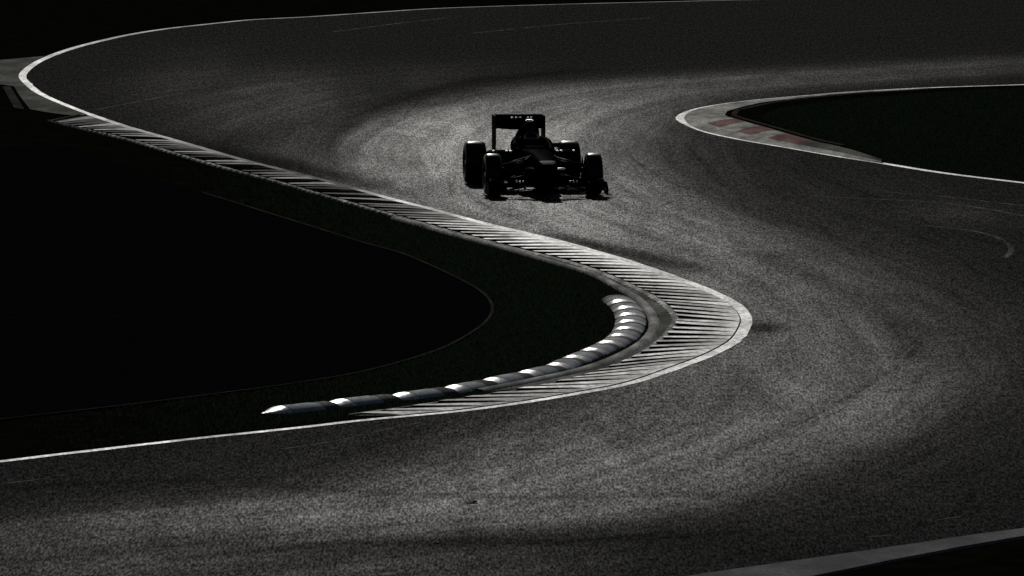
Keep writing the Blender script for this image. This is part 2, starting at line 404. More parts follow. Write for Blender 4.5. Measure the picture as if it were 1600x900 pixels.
edge = smooth(EDGE, 0.5)               # runs from the far right, round the left bend and the near apex, to the near left
island = smooth(ISLAND, 0.4)
racing = smooth(RACING, 1.0)
near_up = smooth(NEAR_UP, 0.5)

xs = np.arange(-18, 18.01, 0.2); ys = np.arange(88, 300.01, 0.4)
X, Y = np.meshgrid(xs, ys)
def gauss(d, s): return np.exp(-(d / s) ** 2)
# polish left by the cars: strongest where the lines of all cars meet, weak where they spread out
dmin = np.full(X.shape, 1e9); amp = np.zeros_like(X); across = np.zeros_like(X); along = np.zeros_like(X)
rn = normals(racing); rtan = np.gradient(racing, axis=0); rtan /= np.linalg.norm(rtan, axis=1)[:, None]
rs = np.linspace(0, 1, len(racing))
ra = np.interp(np.interp(rs, np.linspace(0, 1, len(RACING_S)), RACING_S), np.arange(len(POLISH)), POLISH)
for k_, ((px_, py_), a_) in enumerate(zip(racing, ra)):
    d_ = np.hypot(X - px_, Y - py_)
    m_ = d_ < dmin
    dmin[m_] = d_[m_]; amp[m_] = a_
    across[m_] = ((X - px_) * rn[k_][0] + (Y - py_) * rn[k_][1])[m_]
    along[m_] = (k_ + (X - px_) * rtan[k_][0] + (Y - py_) * rtan[k_][1])[m_]
# smooth the amplitude a little across the medial axis
for _ in range(12):
    amp[1:-1, 1:-1] = (amp[1:-1, 1:-1] * 2 + amp[:-2, 1:-1] + amp[2:, 1:-1] + amp[1:-1, :-2] + amp[1:-1, 2:]) / 6
wear = 0.03 + amp * (0.72 * np.exp(-(dmin / 2.55) ** 2.9) + 0.28 * gauss(dmin, 5.8))

for cx_, cy_, rx_, ry_, a_ in SCRUBBED:      # stretches where cars slide wide or spin
    wear = np.maximum(wear, 0.03 + a_ * np.exp(-((X - cx_) / rx_) ** 2 - ((Y - cy_) / ry_) ** 2))

# dark patches and tyre lines with outlines of their own
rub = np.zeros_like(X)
for cx, cy, rx, ry, ang, amp in DARK_PATCHES:
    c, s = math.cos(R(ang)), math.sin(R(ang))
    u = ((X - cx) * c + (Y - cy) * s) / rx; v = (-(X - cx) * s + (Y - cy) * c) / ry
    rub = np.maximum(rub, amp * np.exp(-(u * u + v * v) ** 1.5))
for line, wd, amp in TYRE_LINES:
    rub = np.maximum(rub, amp * gauss(dist_to(smooth(line, 1.0), X, Y), wd))
nx, ny = len(xs), len(ys)
idx = np.arange(nx * ny).reshape(ny, nx)
F = np.column_stack([idx[:-1, :-1].ravel(), idx[:-1, 1:].ravel(), idx[1:, 1:].ravel(), idx[1:, :-1].ravel()])
track = mesh('race_track', np.column_stack([X.ravel(), Y.ravel(), np.zeros(X.size)]), F, M['asphalt'])
tag(track, kind='structure')
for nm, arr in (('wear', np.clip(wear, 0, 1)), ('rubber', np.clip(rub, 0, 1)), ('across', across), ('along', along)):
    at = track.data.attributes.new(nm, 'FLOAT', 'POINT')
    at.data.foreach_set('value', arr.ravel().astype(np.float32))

# painted white edge lines
LW = 0.15
e_in = offset(edge, -LW)
# travel: far right -> left -> near; the infield lies to the right of travel only after the left bend, so test
ai = int(np.argmin(np.hypot(edge[:, 0] + 9.04, edge[:, 1] - 202.5)))
cen = np.array([-20.0, 160.0])
if np.hypot(*(e_in[len(edge) // 2 + 40] - cen)) > np.hypot(*(edge[len(edge) // 2 + 40] - cen)):
    e_in = offset(edge, LW); SIDE = 1
else:
    SIDE = -1
rag_e = rng.normal(0, .006, len(edge))
wl = strip('white_line', [z3(offset(edge, rag_e), 0.004), z3(e_in, 0.004)], M['white'], track)
crossed = np.interp(edge[:, 1], [164.5, 167.5, 170, 176, 186, 192], [0.0, 0.9, 0.93, 0.85, 0.35, 0.0]) * (np.arange(len(edge)) > ai)
far_wear = np.interp(np.arange(len(edge)), [0, ai * .55, ai * .85, ai], [.72, .55, .15, .1]) * (np.arange(len(edge)) < ai)
lr = np.clip(np.maximum(crossed, far_wear) + rng.normal(0, .04, len(edge)), 0, 1)
at = wl.data.attributes.new('rubber', 'FLOAT', 'POINT'); at.data.foreach_set('value', np.concatenate([lr, lr]).astype(np.float32))
i_in = offset(island, LW)
if np.hypot(*(i_in[len(island) // 2] - np.array([20.0, 190]))) > np.hypot(*(island[len(island) // 2] - np.array([20.0, 190]))):
    i_in = offset(island, -LW)
strip('white_line', [z3(island, 0.004), z3(i_in, 0.004)], M['white'], track)

# verges, just above the asphalt
far_e = offset(edge, SIDE * (LW - 0.02))
poly_in = list(far_e[ai:]) + [(-40, far_e[-1][1] - 6), (-40, far_e[ai][1])]
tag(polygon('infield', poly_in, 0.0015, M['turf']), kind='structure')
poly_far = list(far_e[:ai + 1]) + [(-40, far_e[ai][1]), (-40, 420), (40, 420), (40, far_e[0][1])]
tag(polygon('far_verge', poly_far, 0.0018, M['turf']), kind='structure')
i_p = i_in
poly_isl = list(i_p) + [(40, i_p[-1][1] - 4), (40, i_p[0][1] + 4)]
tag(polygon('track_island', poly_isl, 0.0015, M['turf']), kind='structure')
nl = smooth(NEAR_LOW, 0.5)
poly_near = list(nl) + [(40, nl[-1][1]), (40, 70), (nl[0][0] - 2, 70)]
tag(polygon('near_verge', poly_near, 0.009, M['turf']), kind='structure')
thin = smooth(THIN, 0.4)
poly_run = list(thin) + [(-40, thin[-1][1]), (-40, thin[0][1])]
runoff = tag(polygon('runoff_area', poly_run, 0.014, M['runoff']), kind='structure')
thin = thin[int(len(thin) * .22):]
strip('edging', [z3(offset(thin, 0.02), 0.012), z3(offset(thin, 0.02), 0.025), z3(offset(thin, -0.02), 0.025), z3(offset(thin, -0.02), 0.012)], M['dim'], runoff)

# concrete apron at the left bend
i0_ = int(np.argmin(np.hypot(edge[:, 0] - APRON[2][0], edge[:, 1] - APRON[2][1]))); i1_ = int(np.argmin(np.hypot(edge[:, 0] - APRON[9][0], edge[:, 1] - APRON[9][1])))
ap = polygon('concrete_apron', list(APRON[:2]) + list(offset(edge, SIDE * LW)[i0_:i1_ + 1]) + list(APRON[10:]), 0.016, M['apron']); tag(ap, kind='structure')
polygon('slab', SLAB, 0.018, M['dim'], ap)

# ------------------------------------------------------------------ serrated kerb round the near apex
kerb = empty('serrated_kerb', (KERB_LINE[14][0], KERB_LINE[14][1], 0))
tag(kerb, 'long pale serrated kerb curving along the inside edge to the near apex', 'kerb')
def at_k(o):                                            # keep world coordinates under the kerb's Empty
    o.parent = kerb; o.location = -kerb.location; return o
A, B, length = interp_pairs(KERB_LINE, KERB_INNER, 600)
for _ in range(60):                                    # round the inner side of the apex
    B[1:-1] = (B[:-2] + 2 * B[1:-1] + B[2:]) / 4
# start right at the inner side of the white line
ek = offset(edge, SIDE * (LW + 0.015))
e5 = even(ek, 0.04)
A = np.array([e5[np.argmin((e5[:, 0] - p[0]) ** 2 + (e5[:, 1] - p[1]) ** 2)] for p in A])
RISE = 0.05
at_k(strip('kerb_base', [z3(A, 0.011), z3(B, 0.018), z3(B, 0.0)], M['matte_dark']))
PITCH = 0.70
nr = int(length / PITCH)
for k in range(nr):
    t0 = (k + random.uniform(-.10, .10) * (0 < k)) / nr; t1 = (k + 1) / nr
    def pt(t, P): 
        u = t * (len(P) - 1); i = min(int(u), len(P) - 2); return P[i] * (1 - (u - i)) + P[i + 1] * (u - i)
    fade = min(1.0, 0.35 + 3.0 * min(t0, 1 - t0) / 0.3)
    jit = random.uniform(-0.06, 0.06)
    duty = random.uniform(0.30, 0.50)
    a0, a1 = pt(t0, A), pt(t0 + (t1 - t0) * 0.98, A)
    b0, b1 = pt(t0 + (t1 - t0) * (0.5 - duty / 2 + jit), B), pt(t0 + (t1 - t0) * (0.5 + duty / 2 + jit), B)
    h0 = 0.0135; h1 = (0.018 + 0.036 * fade) * random.uniform(0.9, 1.1)
    m0, m1 = a0 * 0.7 + b0 * 0.3, a1 * 0.7 + b1 * 0.3
    hm = h0 * 0.6 + h1 * 0.4
    v = []
    for (p, q, h) in ((a0, a1, h0), (m0, m1, hm), (b0, b1, h1)):
        s = (q - p) * (0.012 if h == h0 else 0.10)
        v += [(p[0], p[1], 0.008), (p[0] + s[0], p[1] + s[1], h), (q[0] - s[0], q[1] - s[1], h), (q[0], q[1], 0.008)]
    f = [(1, 2, 6, 5), (5, 6, 10, 9), (0, 1, 5, 4), (4, 5, 9, 8), (2, 3, 7, 6), (6, 7, 11, 10), (0, 3, 2, 1), (8, 9, 10, 11)]
    c = Vector(((a0[0] + b1[0]) / 2, (a0[1] + b1[1]) / 2, 0))
    v = [(x - c.x, y - c.y, z) for x, y, z in v]
    o = mesh('ridge', v, f, [M['ridge'], M['matte_dark']], None, [0, 0, 1, 1, 1, 1, 0, 0])
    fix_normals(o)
    clean_glint = min(1.0, max(0.0, (t0 - 0.40) / 0.12)) * random.choice((0.55, 0.8, 0.9, 1.0, 1.0)) + random.choice((0.0, 0.02, 0.05, 0.12, 0.25)) * (t0 < 0.5)
    if t0 > 0.93: clean_glint *= 0.6
    clean_glint *= float(np.interp(t0, [.44, .49, .60, .68], [1.0, 1.45, 1.45, 1.0]))  # middle ridges made paler and glossier to stand in for glints
    o.color = (clean_glint, clean_glint, clean_glint, 1)
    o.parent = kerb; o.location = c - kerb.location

# rounded concrete lip and the gutter behind the kerb
lip = smooth(LIP, 0.35)
prof = [(0.0, 0.010), (0.012, 0.040), (0.04, 0.052), (0.10, 0.046), (0.135, 0.030), (0.15, 0.010)]
s_ = -1 if np.hypot(*(offset(lip, 0.1)[30] - cen)) > np.hypot(*(lip[30] - cen)) else 1
rows = [z3(offset(lip, -s_ * d), z) for d, z in prof]
lp = strip('concrete_lip', rows, M['lip'], flat=False); at_k(lp)
Bs = even(B[int(len(B) * 0.30):int(len(B) * 0.92)], 0.3)
lo = even(offset(lip, -s_ * 0.14)[8:], 0.3)
m_ = 120
Bq = even(Bs, np.sum(np.linalg.norm(np.diff(Bs, axis=0), axis=1)) / (m_ - 0.5))[:m_]
Lq = even(lo, np.sum(np.linalg.norm(np.diff(lo, axis=0), axis=1)) / (m_ - 0.5))[:m_]
mm = min(len(Bq), len(Lq))
gut = strip('gutter', [z3(Bq[:mm], 0.020), z3((Bq[:mm] + Lq[:mm]) / 2, 0.013), z3(Lq[:mm], 0.018)], M['gutter']); at_k(gut)
# ragged concrete rim that holds the ends of the ridges
kk = np.arange(len(B)); rag = 0.012 * np.sin(kk * 1.7) + rng.normal(0, .006, len(B))
dB = (B - A) / np.linalg.norm(B - A, axis=1)[:, None]
rimw = np.interp(kk / len(B), [0, .3, .5, .62, .72, .85, 1], [.03, .04, .06, .085, .085, .05, .02])
rim_rows = [z3(B - dB * .02, 0.034), z3(B + dB * (rimw + rag)[:, None] * .5, 0.040), z3(B + dB * (rimw + rag)[:, None], 0.026), z3(B + dB * (rimw + rag + .01)[:, None], 0.004)]
at_k(strip('kerb_rim', rim_rows, M['rim_concrete']))

# ------------------------------------------------------------------ red and white kerb on the inside of the far bend
ik = empty('painted_kerb', (ISL_OUT[7][0], ISL_OUT[7][1], 0))
tag(ik, 'worn red and pale kerb wrapping the tip of the grass island on the right', 'kerb')
def at_i(o):
    o.parent = ik; o.location = -ik.location; return o
N = 240
OA, OB, il = interp_pairs(ISL_OUT, ISL_IN, N)
dd = OB - OA; ww = np.linalg.norm(dd, axis=1)
OA2 = OA + dd / ww[:, None] * np.minimum(0.16, 0.4 * ww)[:, None]
OM = OA2 + (OB - OA2) * 0.34
rise = np.interp(np.linspace(0, 1, N), [0, .32, .5, 1], [.25, .3, 1, 1])
at_i(strip('kerb_strip', [z3(OA2, 0.0075), z3(OM, 0.035 * rise)], M['pale']))
seg = np.array([0, .06, .12, .18, .24, .30, .36, .42, .48, .535, .585, .635, .68, .72, .80, .90, 1.0])
kinds = ['pale'] * 8 + ['pale', 'red', 'pale', 'red', 'pale', 'red', 'apron', 'apron']
for k in range(len(seg) - 1):
    i0, i1 = int(seg[k] * (N - 1)), int(seg[k + 1] * (N - 1))
    sh = 3 if 0 < k < len(seg) - 2 else 0
    m0 = OM[i0:i1 + 1]; b0 = OB[i0:i1 + 1]
    mid = m0 * .5 + b0 * .5
    g_ = 0.004 * (k % 2)
    o = strip('kerb_block', [z3(m0, 0.035 * rise[i0:i1 + 1] + g_ * .5), z3(mid, 0.055 * rise[i0:i1 + 1] + g_), z3(b0, 0.045 * rise[i0:i1 + 1] + g_), z3(b0, 0.003)], M[kinds[k]])
    at_i(o)
isl_lip = even(OB[:int(len(OB) * .86)], 0.4); 
q = normals(isl_lip)
sg = 1 if np.dot(q[10], (OB - OA)[10]) > 0 else -1
lz = 0.045 * np.interp(np.linspace(0, 1, len(isl_lip)), [0, .36, .55, 1], [.15, .2, 1, 1]) + .004
at_i(strip('inner_lip', [z3(offset(isl_lip, sg * 0.10), 0.003), z3(offset(isl_lip, sg * 0.11), lz), z3(offset(isl_lip, sg * 0.20), lz), z3(offset(isl_lip, sg * 0.21), 0.003)], M['dim']))

# grey kerb in the near corner
nu = even(near_up, 0.5); nlq = smooth(NEAR_LOW, 0.5)
n2 = min(len(nu), len(nlq))
nuq = even(near_up, np.sum(np.linalg.norm(np.diff(near_up, axis=0), axis=1)) / 60.5)[:60]
nlq = even(nlq, np.sum(np.linalg.norm(np.diff(nlq, axis=0), axis=1)) / 60.5)[:60]
nk = empty('flat_kerb', (float(nuq[30][0]), float(nuq[30][1]), 0))
tag(nk, 'flat grey kerb strip crossing the near right corner of the picture', 'kerb')
bounds = list(range(0, 60, 6)) + [59]
for i0, i1 in zip(bounds[:-1], bounds[1:]):
    o = strip('kerb_block', [z3(nuq[i0:i1 + 1], 0.006), z3(nuq[i0:i1 + 1] * .9 + nlq[i0:i1 + 1] * .1, 0.03), z3(nlq[i0:i1 + 1], 0.04), z3(nlq[i0:i1 + 1], 0.0)], M['greypaint'])
    o.parent = nk; o.location = -nk.location

# ------------------------------------------------------------------ row of loaf-shaped barrier blocks
bar = smooth(BARRIER, 0.1)
bs = 1 if np.hypot(*(offset(bar, 0.2)[60] - cen)) < np.hypot(*(bar[60] - cen)) else -1
barc = offset(bar, bs * 0.20)[::-1]                     # centre line, from the near left tip to the far end
sl = np.concatenate([[0], np.cumsum(np.linalg.norm(np.diff(barc, axis=0), axis=1))])
NB = 16
def block_mesh(path, name, mat, parent, nose, tail, z0=0.008, n0=0.45, w0=0.6, height=0.072):
    """half-round loaf along a path of centre points; nose/tail = ramp lengths"""
    P = even(path, 0.04)
    T = normals(P)
    s = np.concatenate([[0], np.cumsum(np.linalg.norm(np.diff(P, axis=0), axis=1))])
    L = s[-1]
    verts = []; K = 11
    for i in range(len(P)):
        a = min(1.0, s[i] / nose) if nose else 1.0
        b = min(1.0, (L - s[i]) / tail) if tail else 1.0
        hh = height * (n0 + (1 - n0) * a) * (0.85 + 0.15 * math.sin(b * math.pi / 2))
        wv = (w0 + (1 - w0) * math.sin(a * math.pi / 2)) * (0.85 + 0.15 * math.sin(b * math.pi / 2))
        for cx, cz in ((-.20, 0), (-.19, .28), (-.15, .62), (-.105, .86), (-.05, .975), (0, 1.0), (.05, .975), (.105, .86), (.15, .62), (.19, .28), (.20, 0)):
            verts.append((P[i][0] + T[i][0] * cx * wv, P[i][1] + T[i][1] * cx * wv, z0 + cz * hh))
    f = []
    for i in range(len(P) - 1):
        for j in range(K - 1):
            f.append((i * K + j, i * K + j + 1, (i + 1) * K + j + 1, (i + 1) * K + j))
    f.append(tuple(range(K))); f.append(tuple(range((len(P) - 1) * K, len(P) * K)))
    o = mesh(name, verts, f, mat, None, None, False)
    fix_normals(o)
    bm = bmesh.new(); bm.from_mesh(o.data)
    for e in bm.edges:
        if len(e.link_faces) == 2 and e.calc_face_angle(0) > R(40): e.smooth = False
    bm.to_mesh(o.data); bm.free()
    o.parent = parent; o.location = -parent.location
    return o
ordw = ['first', 'second', 'third', 'fourth', 'fifth', 'sixth', 'seventh', 'eighth', 'ninth', 'tenth', 'eleventh', 'twelfth', 'thirteenth', 'fourteenth', 'fifteenth', 'sixteenth', 'seventeenth', 'eighteenth', 'nineteenth', 'twentieth', 'twenty-first', 'twenty-second']
def sub(s0, s1):
    u = np.linspace(s0, s1, max(3, int((s1 - s0) / 0.04)))
    return np.column_stack([np.interp(u, sl, barc[:, k]) for k in range(2)])
for k in range(NB):
    s0 = sl[-1] * k / NB; s1 = sl[-1] * (k + 1) / NB - 0.03
    c = sub(s0, s1)[3]
    e = empty('barrier_block', (c[0], c[1], 0.0))
    if k == 0: lab = 'bright-tipped white barrier block at the near left end of the curved row'
    elif k == NB - 1: lab = 'last white barrier block at the far end of the curved row beside the kerb apex'
    else: lab = 'white and dark loaf-shaped barrier block, %s from the left tip of the row' % ordw[k]
    tag(e, lab, 'barrier block', 'barrier blocks in the curved row behind the kerb')
    c1 = s0 + 0.28 * random.uniform(.92, 1.08); cut = s0 + (s1 - s0) * random.uniform(0.64, 0.72)
    first = k == 0
    block_mesh(sub(s0, c1), 'ramped_end', M['block_white'], e, c1 - s0, 0, 0.008, 0.05 if first else 0.52, 0.15 if first else 0.80)
    block_mesh(sub(c1 + 0.012, cut), 'white_section', M['block_grey'], e, 0, 0, 0.008, height=0.074)
    block_mesh(sub(cut + 0.012, s1), 'dark_section', M['block_dark'], e, 0, 0.06, 0.008, height=0.070)

# ------------------------------------------------------------------ open-wheel racing car
car = empty('racing_car', (0.31, 167.13, 0), R(5.7))
tag(car, 'black open-wheel racing car driving towards the camera out of the bend', 'racing car')

def loft(name, secs, mat, parent=None, smooth_=True, caps=True):
    n = len(secs[0]); v = [p for s in secs for p in s]; f = []
    for i in range(len(secs) - 1):
        for j in range(n):
            f.append((i * n + j, i * n + (j + 1) % n, (i + 1) * n + (j + 1) % n, (i + 1) * n + j))
    if caps:
        f.append(tuple(range(n))); f.append(tuple(range((len(secs) - 1) * n, len(secs) * n)))
    o = mesh(name, v, f, mat, parent or car, None, not smooth_)
    fix_normals(o)
    if smooth_:
        bm = bmesh.new(); bm.from_mesh(o.data)
        for e in bm.edges:
            if len(e.link_faces) == 2 and e.calc_face_angle(0) > R(38): e.smooth = False
        bm.to_mesh(o.data); bm.free()
    return o

def ell(y, cx, zl, zh, hw, p=0.6, n=24):
    """super-ellipse section across the car at y"""
    o = []
    zc, hh = (zl + zh) / 2, (zh - zl) / 2
    for i in range(n):
        t = 2 * math.pi * i / n
        c, s = math.cos(t), math.sin(t)
        o.append((cx + math.copysign(abs(c) ** p, c) * hw, y, zc + math.copysign(abs(s) ** p, s) * hh))
    return o

def box(name, x0, x1, y0, y1, z0, z1, mat, parent=None, bev=0.004):
    bm = bmesh.new()
    bmesh.ops.create_cube(bm, size=1)
    for v in bm.verts:
        v.co = Vector((x0 + (v.co.x + .5) * (x1 - x0), y0 + (v.co.y + .5) * (y1 - y0), z0 + (v.co.z + .5) * (z1 - z0)))
    if bev: bmesh.ops.bevel(bm, geom=bm.edges[:], offset=bev, segments=2, affect='EDGES')
    me = bpy.data.meshes.new(name); bm.to_mesh(me); bm.free(); me.materials.append(mat)
    o = bpy.data.objects.new(name, me); COL.objects.link(o); o.parent = parent or car
    return o

def plate(name, pts, x, th, mat, parent=None, lean=0.0):
    """vertical plate: outline pts (y,z) at x, thickness th"""
    n = len(pts)
    v = [(x - th / 2 + lean * q[1], q[0], q[1]) for q in pts] + [(x + th / 2 + lean * q[1], q[0], q[1]) for q in pts]
    f = [tuple(range(n)), tuple(range(n, 2 * n))] + [(i, (i + 1) % n, n + (i + 1) % n, n + i) for i in range(n)]
    o = mesh(name, v, f, mat, parent or car); fix_normals(o); return o

def wing(name, secs, mat, parent=None):
    """secs: (x, y of leading edge, z of leading edge, chord, angle, thickness)"""
    out = []
    for x, yl, zl, ch, an, th in secs:
        pr = []
        for t in (0, .06, .2, .45, .75, 1.0): pr.append((t, th * 2.2 * math.sqrt(t) * (1 - t) * .55 - 0.05 * math.sin(math.pi * t)))
        for t in (.75, .45, .2, .06): pr.append((t, -th * 2.2 * math.sqrt(t) * (1 - t) * .75 - 0.05 * math.sin(math.pi * t)))
        ca, sa = math.cos(R(an)), math.sin(R(an))
        out.append([(x, yl + ch * (t * ca - h * sa), zl + ch * (t * sa + h * ca)) for t, h in pr])
    return loft(name, out, mat, parent)

def rod(name, a, b, r, mat, parent=None, flat=2.2):
    """streamlined suspension arm"""
    a, b = Vector(a), Vector(b); d = (b - a).normalized()
    fy = Vector((0, 1, 0)); fy = (fy - d * fy.dot(d)).normalized(); up = d.cross(fy)
    n = 10; v = []
    for p in (a, b):
        for i in range(n):
            t = 2 * math.pi * i / n
            v.append(p + fy * math.cos(t) * r * flat + up * math.sin(t) * r)
    f = [(i, (i + 1) % n, n + (i + 1) % n, n + i) for i in range(n)] + [tuple(range(n)), tuple(range(n, 2 * n))]
    o = mesh(name, v, f, mat, parent or car, None, False); fix_normals(o); return o

def lathe_x(name, prof, mat, parent, loc, n=56):
    """prof: (x, r) closed outline turned about the x axis"""
    m = len(prof); v = []; f = []
    for i in range(n):
        t = 2 * math.pi * i / n
        for x, r in prof: v.append((x, r * math.cos(t), r * math.sin(t)))
    for i in range(n):
        for j in range(m):
            f.append((i * m + j, i * m + (j + 1) % m, ((i + 1) % n) * m + (j + 1) % m, ((i + 1) % n) * m + j))
    o = mesh(name, v, f, mat, parent, None, False, loc); fix_normals(o); return o

def wheel(side, y, width, radius, front):
    w = width / 2; r = radius
    xc = side * (0.9 - w)
    prof = [(-w * .93, .19), (-w, .235), (-w * .995, r - .075), (-w * .93, r - .032), (-w * .80, r - .010), (-w * .5, r - .002), (0, r),
            (w * .5, r - .002), (w * .80, r - .010), (w * .93, r - .032), (w * .995, r - .075), (w, .235), (w * .93, .19)]
    t = lathe_x('wheel', prof, M['tyre'], car, (xc, y, r - 0.004))
    rim = lathe_x('rim', [(-w * .8, .04), (-w * .85, .195), (w * .92, .195), (w * .90, .165), (w * .35, .14), (w * .30, .05), (w * .75, .04)], M['rim'], t, (0, 0, 0), 40)
    if side < 0: rim.rotation_euler = (0, 0, math.pi)
    sp = []
    for k in range(10):
        a = 2 * math.pi * k / 10
        v = []; c, s = math.cos(a), math.sin(a)
        for x in (w * .55, w * .62):
            for (rr, tt) in ((.05, -.012), (.17, -.018), (.17, .018), (.05, .012)):
                v.append((side * x, rr * c - tt * s, rr * s + tt * c))
        o = mesh('spoke', v, [(0, 1, 2, 3), (4, 5, 6, 7), (0, 1, 5, 4), (1, 2, 6, 5), (2, 3, 7, 6), (3, 0, 4, 7)], M['rim'], t); fix_normals(o)
    lathe_x('wheel_nut', [(side * w * .5, .0005), (side * w * .5, .05), (side * w * .9, .035), (side * w * .9, .0005)], M['metal'], t, (0, 0, 0), 12)
    # brake duct on the inner side
    xi = -side * (w + 0.02)
    box('brake_duct', xi - .03, xi + .03, -.20 if front else -.13, .12, -.13, .12, M['carbon'], t, .02)
    return t

for s in (-1, 1):
    wheel(s, -1.6, 0.255, 0.322, True)
    wheel(s, 1.6, 0.335, 0.33, False)

# monocoque and nose
loft('chassis', [ell(-1.55, 0, .30, .625, .19, .5), ell(-1.2, 0, .22, .645, .22, .5), ell(-.8, 0, .12, .655, .26, .5), ell(-.45, 0, .07, .65, .31, .5),
                 ell(-.1, 0, .05, .60, .34, .5), ell(.3, 0, .05, .60, .35, .5), ell(.6, 0, .05, .62, .33, .5)], M['car'])
nose = loft('nose', [ell(-2.52, 0, .43, .475, .075, .6), ell(-2.50, 0, .40, .515, .115, .6), ell(-2.42, 0, .375, .545, .145, .55), ell(-2.2, 0, .36, .565, .155, .5), ell(-1.9, 0, .33, .595, .17, .5), ell(-1.56, 0, .30, .622, .187, .5)], M['car'])
loft('nose_panel', [ell(-2.50, 0, .485, .522, .095, .5), ell(-2.42, 0, .50, .5515, .125, .5), ell(-2.28, 0, .51, .564, .13, .5)], M['olive'], nose)
for s in (-1, 1):
    plate('wing_pylon', [(-2.48, .20), (-2.2, .20), (-2.12, .40), (-2.42, .42)], s * .11, .014, M['carbon'], nose)
    box('nose_camera', s * .235 - .06, s * .235 + .06, -2.10, -1.98, .41, .44, M['metal'] if s > 0 else M['carbon'], nose, .012)  # bright metal on one side only, standing in for a glint

# front wing, right across the car
fw = wing('front_wing', [(-.9, -2.35, .115, .26, 10, .05), (-.62, -2.50, .105, .30, 9, .06), (-.27, -2.62, .125, .30, 6, .07), (-.24, -2.66, .15, .34, 2, .09), (0, -2.68, .15, .36, 1, .09),
                         (.24, -2.66, .15, .34, 2, .09), (.27, -2.62, .125, .30, 6, .07), (.62, -2.50, .105, .30, 9, .06), (.9, -2.35, .115, .26, 10, .05)], M['carbon'])
for s in (-1, 1):
    a = sorted([s * .27, s * .88])
    wing('flap', [(s * .27, -2.38, .165, .14, 18, .06), (s * .6, -2.30, .165, .17, 26, .06), (s * .885, -2.20, .165, .17, 30, .06)], M['carbon'], fw)
    wing('flap', [(s * .34, -2.28, .20, .10, 30, .06), (s * .6, -2.18, .225, .14, 36, .06), (s * .885, -2.08, .235, .15, 40, .06)], M['carbon'], fw)
    wing('cascade', [(s * .62, -2.44, .235, .12, 14, .06), (s * .86, -2.36, .24, .14, 18, .06)], M['carbon'], fw)
    plate('endplate', [(-2.50, .05), (-1.98, .05), (-1.94, .24), (-2.30, .24), (-2.48, .17)], s * .905, .014, M['carbon'], fw)
    plate('fence', [(-2.52, .07), (-2.2, .07), (-2.2, .15), (-2.45, .15)], s * .45, .008, M['carbon'], fw)
    for xx, yy, zz in ((.36, -2.20, .245), (.41, -2.21, .245), (.46, -2.19, .25), (.80, -2.12, .265), (.85, -2.10, .275)):
        box('flap_glint', s * xx - .012, s * xx + .012, yy - .02, yy + .02, zz - .03, zz + .012, M['metal'], fw, .006)  # added bright metal bits, set on the flaps to make glints
    box('footplate', s * .93 - .035, s * .93 + .035, -2.46, -1.98, .045, .058, M['carbon'], fw, .003)

# sidepods, floor, engine cover
for s in (-1, 1):
    sp = loft('sidepod', [ell(-.32, s * .53, .22, .565, .17, .45), ell(-.28, s * .53, .19, .595, .20, .45), ell(.1, s * .51, .10, .605, .23, .45), ell(.6, s * .45, .07, .56, .24, .5), ell(1.1, s * .34, .06, .46, .20, .55), ell(1.6, s * .20, .06, .34, .12, .6), ell(1.9, s * .14, .08, .30, .07, .6)], M['car'])
    loft('air_inlet', [ell(-.332, s * .53, .27, .53, .135, .45), ell(-.31, s * .53, .27, .53, .135, .45)], M['matte_dark'], sp)
    for xx, yy in ((.36, -.27), (.42, -.25), (.62, -.22)):
        box('sidepod_glint', s * xx - .016, s * xx + .016, yy - .03, yy + .05, .585, .615, M['metal'], sp, .008)  # small metal pieces added to put glints on the sidepod shoulder
    plate('turning_vane', [(-.75, .06), (-.35, .06), (-.28, .30), (-.40, .52), (-.48, .50), (-.60, .30)], s * .73, .012, M['carbon'])
    plate('barge_board', [(-1.05, .08), (-.55, .08), (-.55, .40), (-.85, .46)], s * .42, .012, M['carbon'])
    plate('side_vane', [(-1.0, .06), (-.7, .06), (-.62, .24), (-.85, .30)], s * .58, .01, M['carbon'])
    mr = loft('mirror', [ell(-.56, s * .315, .685, .725, .055, .6), ell(-.53, s * .315, .672, .738, .072, .6), ell(-.46, s * .315, .675, .735, .070, .6)], M['car'])
    rod('stalk', (s * .22, -.50, .64), (s * .30, -.50, .69), .008, M['carbon'], mr)
    loft('cockpit_surround', [ell(-.50, s * .25, .56, .655, .05, .6), ell(-.2, s * .27, .54, .70, .055, .6), ell(.15, s * .26, .54, .76, .06, .6), ell(.40, s * .20, .54, .80, .06, .6)], M['car'])
box('floor', -.68, .68, -.55, 1.75, .035, .055, M['carbon'], None, .004)
loft('floor_tray', [[(-.05, -1.1, .05), (.05, -1.1, .05), (.05, -1.1, .07), (-.05, -1.1, .07)], [(-.5, -.5, .04), (.5, -.5, .04), (.5, -.5, .06), (-.5, -.5, .06)]], M['carbon'], None, False)
ec = loft('engine_cover', [ell(.20, 0, .60, .97, .115, .55), ell(.24, 0, .58, 1.0, .135, .55), ell(.6, 0, .40, .985, .165, .7), ell(.9, 0, .25, .89, .20, .75), ell(1.3, 0, .15, .72, .17, .8), ell(1.7, 0, .12, .55, .11, .8), ell(2.05, 0, .15, .42, .05, .8)], M['car'])
loft('air_box_inlet', [ell(.188, 0, .82, .95, .085, .7), ell(.21, 0, .82, .95, .085, .7)], M['matte_dark'], ec)
plate('fin', [(.75, .90), (1.0, .93), (1.9, .86), (2.0, .60), (1.8, .48), (1.2, .72)], 0, .012, M['car'], ec)
box('roof_camera', -.055, .055, .38, .50, 1.015, 1.05, M['metal'], ec, .012)
box('camera_stalk', -.012, .012, .42, .46, .95, 1.015, M['carbon'], ec, .003)
loft('headrest', [ell(.24, 0, .60, .80, .20, .6), ell(.32, 0, .60, .82, .19, .6)], M['carbon'])
